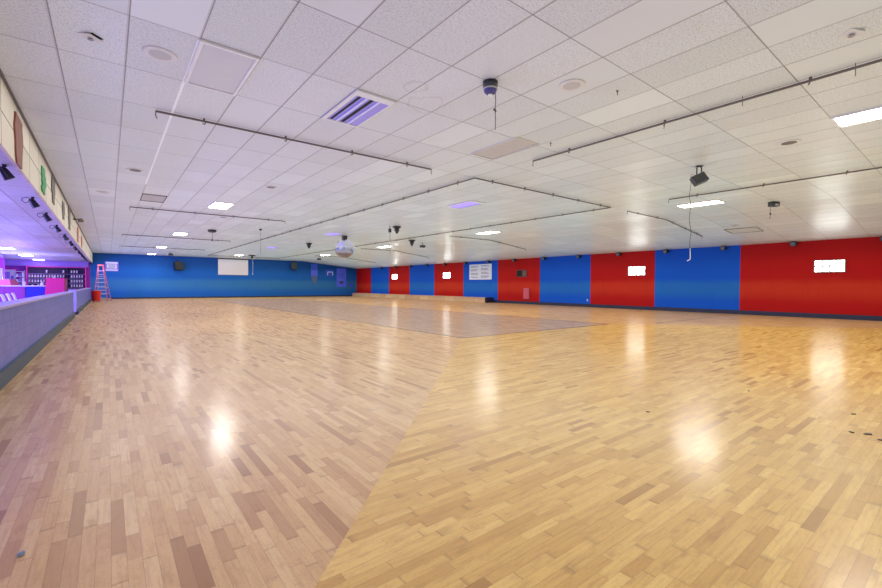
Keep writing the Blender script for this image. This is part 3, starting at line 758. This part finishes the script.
# red bin on a dolly
t = thing('red_bin', 'red plastic bin on a wheeled dolly in front of the stepladder', 'bin', (-.69, 38.3, 0)); t.scale = (.88, .88, .95)
MB().lathe([(.255, .14), (.27, .16), (.315, .80), (.335, .80), (.335, .85), (.30, .85), (.285, .78), (.24, .2)], 24).build('body', M['redbin'], t, True)
MB().lathe([(.27, .10), (.27, .14)], 20).build('dolly', M['redbin'], t, True)
for k in range(5):
    a = 2*PI*k/5+.3; MB().box((.2*math.cos(a), .2*math.sin(a), .08), (.03, .03, .06)).tube([(.2*math.cos(a)-.015, .2*math.sin(a), .04), (.2*math.cos(a)+.015, .2*math.sin(a), .04)], .04, 10).build('caster', M['black'], t)
for s in (-1, 1): MB().box((s*.335, 0, .72), (.04, .12, .04), bev=.008).build('handle', M['redbin'], t)

# ---------------------------------------------------------------- fascia: spotlights and cut-outs
sy = [9.35, 12.45, 14.95, 17.8, 20.9, 24.0, 26.95, 30.2, 33.4, 36.4, 39.5]
sl = ['nearest the viewer under the cream fascia', 'second from the viewer, below the brown cut-out and green cut-out', 'third from the viewer along the fascia', 'fourth from the viewer along the fascia',
 'fifth along the fascia from the viewer', 'sixth along the fascia from the viewer', 'seventh along the fascia from the viewer', 'eighth along the fascia from the viewer',
 'third from the far end of the fascia row', 'second from the far end of the fascia row', 'last of the fascia row, next to the far blue wall']
def make_par(label, y):
    t = thing('par_can', label, 'spotlight', (-1.25, y, LOW), 0, 'black stage spotlights hung under the fascia'); t.scale = (.82, .82, .82)
    MB().box((0, 0, -.015), (.06, .08, .05)).tube([(0, 0, -.02), (0, 0, -.06)], .016, 8).build('clamp', M['black_metal'], t)
    MB().tube([(0, -.09, -.15), (0, -.09, -.08), (0, 0, -.05), (0, .09, -.08), (0, .09, -.15)], .012, 6).build('yoke', M['black_metal'], t, True)
    ro = RY(-.5) @ RX(.15)
    MB().lathe([(.03, .10), (.055, .08), (.068, .02), (.082, -.10), (.09, -.14)], 16, (0, 0, -.135), ro).build('can', M['black'], t, True)
    MB().lathe([(.08, -.1405), (.06, -.145)], 16, (0, 0, -.135), ro).build('lens', M['charcoal'], t, True)
    MB().tube([(-.02, 0, -.06), (-.12, .01, -.02), (-.20, .02, -.05), (-.21, .02, -.11), (-.15, .02, -.16), (-.06, .01, -.12)], .008, 6).build('cable', M['black'], t, True)
    return t
p0 = make_par('black stage spotlight '+sl[0], sy[0])
for y, l in list(zip(sy, sl))[1:]: dup(p0, (-1.25, y, LOW), label='black stage spotlight '+l)
def cutout(label, y, w, z0, z1, mat, seed, ragged=.35):
    r = random.Random(seed); n = 7; w *= 1.5
    A = [(y-w/2*(1-ragged*r.random())*(.5+.5*math.sin(PI*min(.9, .15+k/n))), z1-(z1-z0)*k/n) for k in range(n+1)]
    B = [(y+w/2*(1-ragged*r.random())*(.5+.5*math.sin(PI*min(.9, .15+k/n))), z1-(z1-z0)*k/n+r.uniform(-.03, .03)) for k in range(n+1)]
    o = MB().prism(A+B[::-1], .02, 'x', (-1.03, 0, 0)).build('fascia_cutout', mat)
    return tag(o, label, 'cut-out', 'painted cut-outs on the fascia')
cutout('tall brown painted cut-out on the cream fascia nearest the viewer', 8.85, .60, 3.0, 3.72, M['brown'], 3)
cutout('green painted cut-out on the cream fascia', 11.85, .72, 3.12, 3.62, M['green'], 5, .6)
cutout('grey-brown cut-out on the fascia just past the green one', 13.85, .62, 3.2, 3.84, M['slate'], 6)
cutout('narrow grey cut-out on the fascia, second past the green one', 16.75, .60, 3.15, 3.66, M['slate'], 8)
cutout('tall grey-brown cut-out on the fascia, third past the green one', 19.2, .75, 3.1, 3.86, M['slate'], 9)
cutout('rust red cut-out on the fascia toward the far wall', 24.2, .85, 3.1, 3.7, M['rust'], 11)
cutout('second rust red cut-out, farthest along the fascia', 27.5, .8, 3.1, 3.6, M['rust'], 12)
t = thing('fascia_lamp', 'small dark lamp on a bracket at the top of the fascia', 'lamp', (-1.03, 21.3, 3.72))
MB().box((.03, 0, 0), (.07, .07, .05)).tube([(.06, 0, 0), (.2, 0, .02)], .015, 6).build('bracket', M['black'], t)
MB().lathe([(.05, 0), (.09, -.07), (.085, -.12)], 12, (.22, 0, .04), RX(.4)).build('shade', M['slate'], t, True)

# ---------------------------------------------------------------- snack and skate-rental area behind the half wall
lit_low = thing('strip_light', 'bright strip light on the violet ceiling nearest the viewer', 'ceiling light', (-4.15, 31.0, LOW), 0, 'strip lights over the snack area')
MB().box((0, 0, -.012), (.62, 1.24, .024)).build('frame', M['white_metal'], lit_low)
MB().box((0, 0, -.028), (.56, 1.16, .012)).build('diffuser', M['lit_cool'], lit_low)
for y, lab in ((37.9, 'bright strip light on the violet ceiling, in the middle of the row'), (44.2, 'bright strip light closest to the skate shelves')):
    dup(lit_low, (-4.15, y, LOW), label=lab)
# skate shelves against the far wall
SX0, SX1, SY = -5.0, -1.45, 45.55
t = thing('skate_shelves', 'wide dark rental shelving with a magenta frame by the far wall', 'shelf', ((SX0+SX1)/2, YF, 0))
W = SX1-SX0
MB().box((0, -.03, 1.3), (W, .04, 2.6)).build('back_panel', M['shelf_dark'], t)
SZ = [.55, .93, 1.31, 1.69, 2.07]
for z in SZ: MB().box((0, -.30, z-.015), (W-.06, .5, .03)).build('shelf', M['shelf_edge'], t)
for s in (-1, 1): MB().box((s*(W/2-.03), -.3, 1.3), (.07, .54, 2.6)).build('side_panel', M['magenta'], t)
MB().box((0, -.3, 2.6), (W, .56, .06)).build('top_panel', M['magenta'], t)
MB().box((.6, -.3, 1.6), (.04, .5, 1.96)).build('divider', M['shelf_dark'], t)
def skate_mesh():
    mb = MB()
    mb.prism([(-.13, .085), (.13, .085), (.13, .12), (.06, .17), (-.02, .19), (-.03, .29), (-.13, .29), (-.135, .15)], .085, 'x')
    n0 = len(mb.b.faces)
    mb.box((0, 0, .072), (.06, .24, .024))
    for y in (-.09, .09):
        for x in (-.045, .045): mb.tube([(x-.016, y, .03), (x+.016, y, .03)], .03, 8)
    mb.b.faces.ensure_lookup_table()
    for k in range(n0, len(mb.b.faces)): mb.b.faces[k].material_index = 1
    return mb
first = skate_mesh().build('roller_skate', [M['skate'], M['sole']])
names = {.93: 'bottom', 1.31: 'second', 1.69: 'third', 2.07: 'top'}
n = 0
for z in (.93, 1.31, 1.69, 2.07):
    x = SX0+.16
    while x < SX1-.12:
        keep = {.93: .55, 1.31: .96, 1.69: .96, 2.07: .3}[z]
        if abs(x-(-2.625)) > .10 and R.random() < keep:
            o = first if n == 0 else first.copy()
            if n: COL.objects.link(o)
            o.location = (x, SY+.12, z); o.rotation_euler = (0, 0, PI+R.uniform(-.1, .1))
            tag(o, 'pale rental roller skate on the %s shelf of the dark shelving' % names[z] if z not in (.93,) else 'pale rental roller skate on the lowest shelf showing above the counter', 'roller skate', 'rental skates on the %s shelf' % names[z]); n += 1
        x += .165
# pale narrow rack left of the shelves and a hatch window
t = thing('display_rack', 'narrow pale rack with folded stock between hatch window and skate shelves', 'rack', (-5.36, YF-.06, 0))
for z in (.6, 1.0, 1.4, 1.8, 2.2): MB().box((0, -.22, z), (.56, .4, .03)).build('shelf', M['white_top'], t)
for s in (-1, 1): MB().tube([(s*.27, -.06, 0), (s*.27, -.06, 2.3)], .015, 6).tube([(s*.27, -.4, 0), (s*.27, -.4, 2.3)], .015, 6).build('upright', M['alu'], t)
for z in (.615, 1.015, 1.415, 1.815):
    for k in range(3):
        o = MB().box((-5.36+.17*(k-1), YF-.28, z+.10+.03*k), (.13, .26, .2+.06*k), bev=.02).build('folded_garment', M['skate'] if k != 1 else M['violet'])
        tag(o, 'folded pale garment bundle on the narrow rack by the skate shelves' if k != 1 else 'folded violet garment bundle on the narrow rack', 'garment', 'pale bundles on the narrow rack' if k != 1 else 'violet bundles on the narrow rack')
t = thing('hatch_window', 'white framed serving hatch in the magenta wall', 'window', (-6.0, YF, 1.42))
f = MB()
for c, d in (((0, -.03, -.03), (.84, .06, .06)), ((0, -.03, .95), (.84, .06, .06)), ((-.39, -.03, .46), (.06, .06, .92)), ((.39, -.03, .46), (.06, .06, .92))): f.box(c, d)
f.build('frame', M['magenta'], t)
MB().box((0, -.012, .46), (.72, .02, .92)).build('pane', M['white_top'], t)
MB().box((-.1, -.03, .5), (.3, .01, .5)).box((.18, -.03, .3), (.16, .01, .3)).build('picture', M['violet'], t)
MB().box((0, -.12, -.08), (.9, .24, .05)).build('sill', M['white_top'], t)
# service counter
t = thing('service_counter', 'long service counter with white top, purple and blue front', 'counter', (-2.58, 30.0, 0))
MB().box((-3.2, .35, 1.15), (6.4, .8, .06), bev=.01).build('worktop', M['white_top'], t)
for k in range(5): MB().box((-1.12-.72*k, .05, .56), (.70, .06, 1.12)).build('front_panel', M['counter_front'], t)
MB().box((-.38, .05, .56), (.74, .06, 1.12)).build('front_panel', M['counter_blue'], t)['label'] = 'bright blue front panel'
MB().box((-3.2, .45, .53), (6.2, .5, 1.06)).build('carcass', M['shelf_dark'], t)
# hot pink board standing beside the counter
t = thing('pink_booth_board', 'hot pink booth panel with a slanted side next to the blue counter front', 'booth', (-2.18, 29.6, 0))
MB().prism([(-.42, 0), (.36, 0), (.36, 1.55), (-.34, 1.57)], .08, 'y').build('panel', M['hot'], t)
MB().box((.405, .22, .77), (.09, .55, 1.54)).build('side_return', M['hot_dark'], t)
MB().box((-.02, 0, .12), (.8, .14, .24)).build('plinth', M['hot_dark'], t)
t = thing('bottle', 'small white bottle on the top edge of the hot pink panel', 'bottle', (-2.2, 29.6, 1.56))
MB().lathe([(.035, 0), (.035, .09), (.012, .12), (.012, .15)], 12).build('body', M['white_top'], t, True)
MB().lathe([(.015, .15), (.015, .17)], 10).build('cap', M['hot'], t, True)
t = thing('display_case', 'salmon pink box with a slanted dark pink end on the counter', 'display case', (-3.98, 30.3, 1.18))
MB().prism([(-.5, 0), (.12, 0), (.08, .3), (-.5, .3)], .4, 'y').build('case', M['salmon'], t)
MB().prism([(.12, 0), (.40, 0), (.24, .3), (.08, .3)], .4, 'y').build('slanted_end', M['hot_dark'], t)
t = thing('paper_cup', 'white paper cup on the counter beside the salmon pink box', 'cup', (-3.40, 30.2, 1.18))
MB().lathe([(.05, 0), (.07, .16), (.06, .16)], 14).build('cup_body', M['white_top'], t, True)
MB().lathe([(.073, .16), (.073, .175), (.03, .185)], 14).build('lid', M['paper'], t, True)
t = thing('squeeze_bottle', 'white cone-topped squeeze bottle on the counter near the pink panel', 'bottle', (-2.72, 30.1, 1.18))
MB().lathe([(.07, 0), (.07, .08), (.015, .20)], 14).build('body', M['paper'], t, True)
MB().lathe([(.014, .2), (.008, .24)], 8).build('nozzle', M['salmon'], t, True)
# white post with a bulb above
t = thing('white_post', 'slim white post standing behind the counter', 'post', (-4.62, 33.0, 0))
MB().box((0, 0, 1.05), (.16, .16, 2.1), bev=.02).build('shaft', M['white_top'], t)
MB().box((0, 0, .06), (.26, .26, .12)).build('base', M['white_top'], t)
t = thing('globe_lamp', 'small white globe lamp hanging above the slim white post', 'lamp', (-4.6, 33.0, LOW))
MB().tube([(0, 0, 0), (0, 0, -.22)], .012, 6).build('stem', M['white_cable'], t, True)
MB().lathe([(.02, -.2), (.08, -.26), (.10, -.33), (.07, -.41), (.02, -.44)], 16).build('globe', M['white_top'], t, True)
o = MB().box((-7.2, 38.0, 1.545), (4.1, .2, 3.09)).build('wall_partition', M['magenta_wall']); struct(o)
# white chairs
def make_chair(label, loc):
    t = thing('white_chair', label, 'chair', loc, -PI/2, 'white moulded chairs behind the half wall')
    mb = MB(); pr = [(.20, .44), (-.20, .43), (-.25, .50), (-.28, .66), (-.34, .86), (-.38, .92)]
    out = [(y, z) for y, z in pr]+[(y-.025, z-.02) for y, z in pr[::-1]]
    MB().prism(out, .40, 'x').build('seat', M['chair'], t)
    for sx in (-1, 1):
        for yy in (-1, 1): MB().tube([(sx*.16, yy*.15, .43), (sx*.2, yy*.2, 0)], .014, 6).build('leg', M['alu'], t)
    return t
c0 = make_chair('white moulded chair behind the half wall, farthest from the viewer', (-2.48, 22.6, 0))
dup(c0, (-2.44, 21.2, 0), label='white moulded chair behind the half wall, middle of three')
dup(c0, (-2.40, 19.9, 0), label='white moulded chair behind the half wall, nearest the viewer')

# ---------------------------------------------------------------- bits on the floor
for k, (x, y, s, lab) in enumerate(((5.86, .78, .022, 'small black scrap on the floor, farthest of the bits below the red wall'), (5.11, .69, .020, 'small black scrap on the floor, in the middle of the bits'),
        (5.16, .59, .030, 'long black scrap on the floor beside the smaller middle bit'), (5.04, .50, .022, 'small black scrap on the floor at the picture edge'), (4.28, 2.07, .014, 'tiny dark scrap on the boards near the light streak'), (6.14, 1.74, .014, 'tiny dark scrap alone on the pale boards'))):
    r = random.Random(k); n = 8
    o = MB().prism([(s*r.uniform(.5, 1)*1.6*math.cos(2*PI*q/n), s*r.uniform(.4, 1)*math.sin(2*PI*q/n)) for q in range(n)], .006, 'z', (0, 0, .003)).build('floor_scrap', M['black'])
    o.location = (x, y, 0); o.rotation_euler = (0, 0, r.uniform(0, 3)); tag(o, lab, 'scrap', 'dark scraps on the floor')
mb = MB(); r = random.Random(4)
for k in range(14):
    a = [Vector((r.uniform(-.013, .013), r.uniform(-.013, .013), r.uniform(.004, .018))) for _ in range(4)]; mb.tube(a, .0025, 5)
o = mb.build('lint_ball', M['lint']); o.location = (-.33, 2.73, 0); tag(o, 'small blue-grey tuft of lint on the boards by the half wall', 'lint')

# ---------------------------------------------------------------- light
def area(name, loc, size, size_y, watts, col, rot=(0, 0, 0), cam=False):
    l = bpy.data.lights.new(name, 'AREA'); l.shape = 'RECTANGLE'; l.size = size; l.size_y = size_y; l.energy = watts; l.color = col
    o = bpy.data.objects.new(name, l); COL.objects.link(o); o.location = loc; o.rotation_euler = rot
    o.visible_camera = cam
    return o
def point(name, loc, watts, col, rad=.1):
    l = bpy.data.lights.new(name, 'POINT'); l.energy = watts; l.color = col; l.shadow_soft_size = rad
    o = bpy.data.objects.new(name, l); COL.objects.link(o); o.location = loc; return o
K = 1.0
UPR = (.58, .97, 1.0)
for (x0, x1, c, UP) in ((-.9, 5, (1, .95, .88), (.60, .86, 1.26)), (5, 11, (1, .96, .86), (.58, .94, 1.16)), (11, 16.6, (1, .97, .82), (.58, .97, 1.02))):
    for (y0, y1) in ((-7.5, 6), (6, 19), (19, 32), (32, 45.5)):
        area('down_fill', ((x0+x1)/2, (y0+y1)/2, CEIL-.04), x1-x0, y1-y0, 1.95*K*(x1-x0)*(y1-y0), c)  # added fill lamp for even brightness, unseen, no fixture behind it
        area('up_fill', ((x0+x1)/2, (y0+y1)/2, 2.95), x1-x0, y1-y0, (1.15 if y0 < 19 else .98)*K*(x1-x0)*(y1-y0), UP, (PI, 0, 0))  # added fill facing up, unseen, brightens the ceiling
for y in (4, 16, 28, 40): area('down_fill', (19.8, y-1, 3.1), 6.0, 11.5, 1.7*K*6*11.5, (1, .94, .84), (0, math.atan(.0967), 0)); area('up_fill', (19.8, y-1, 2.5), 6.2, 12, 1.0*K*6*12, UPR, (PI, 0, 0))  # the same added fills, down and up, below the sloped ceiling
PUR = (.27, .27, 1)
for loc, w in (((-5, 12, 1.6), 900), ((-5.5, 19, 1.5), 1000), ((-5.8, 26, 1.7), 850), ((-4.5, 36, 1.4), 650), ((-4.2, 42, 1.7), 200), ((-2.6, 5, 1.5), 120)):  # added points out of view, light the snack area ceiling from below
    point('violet_light', loc, w, PUR, .25)
for loc, w in (((-4.2, 44.2, 2.4), 14), ((-3.4, 29.0, 2.2), 16)): point('magenta_light', loc, w, (1, .3, .8), .15)
def spot(name, loc, target, watts, col, ang, rad=.08):
    l = bpy.data.lights.new(name, 'SPOT'); l.energy = watts; l.color = col; l.spot_size = ang; l.spot_blend = .9; l.shadow_soft_size = rad
    o = bpy.data.objects.new(name, l); COL.objects.link(o); o.location = loc
    o.rotation_euler = (Vector(target)-Vector(loc)).to_track_quat('-Z', 'Y').to_euler(); return o
spot('violet_spot', (-1.2, 39.3, 2.8), (3.6, 46, 2.7), 420, (.5, .42, 1), 1.2)
spot('violet_spot', (-1.2, 36.2, 2.8), (6.5, 46, 3.0), 420, (.35, .45, 1), .9)
for y in (1.2, 3.6, 7.0): point('violet_light', (-2.1, y, 2.85), 40, (.42, .36, 1), .12)
w = bpy.data.worlds.new('World'); sc.world = w; w.use_nodes = True
w.node_tree.nodes['Background'].inputs[0].default_value = (.8, .82, .9, 1); w.node_tree.nodes['Background'].inputs[1].default_value = .3

# ---------------------------------------------------------------- camera
cam = bpy.data.cameras.new('Camera'); co = bpy.data.objects.new('Camera', cam); COL.objects.link(co)
cam.sensor_width = 36; cam.lens = 424.62*36/882; cam.clip_start = .05; cam.clip_end = 300
r_ = Vector((.78746156, -.61634356, .00499036)); u_ = Vector((.00798515, .01829721, .9998007)); f_ = Vector((.61631203, .78726478, -.01932994))
mt = Matrix((( r_.x, u_.x, -f_.x, 0), (r_.y, u_.y, -f_.y, 0), (r_.z, u_.z, -f_.z, 1.2635), (0, 0, 0, 1)))
co.matrix_world = mt
sc.camera = co
sc.view_settings.view_transform = 'Standard'; sc.view_settings.look = 'None'
sc.view_settings.exposure = .10; sc.view_settings.gamma = 1
sc.cycles.use_denoising = True
sc.cycles.max_bounces = 10; sc.cycles.diffuse_bounces = 6
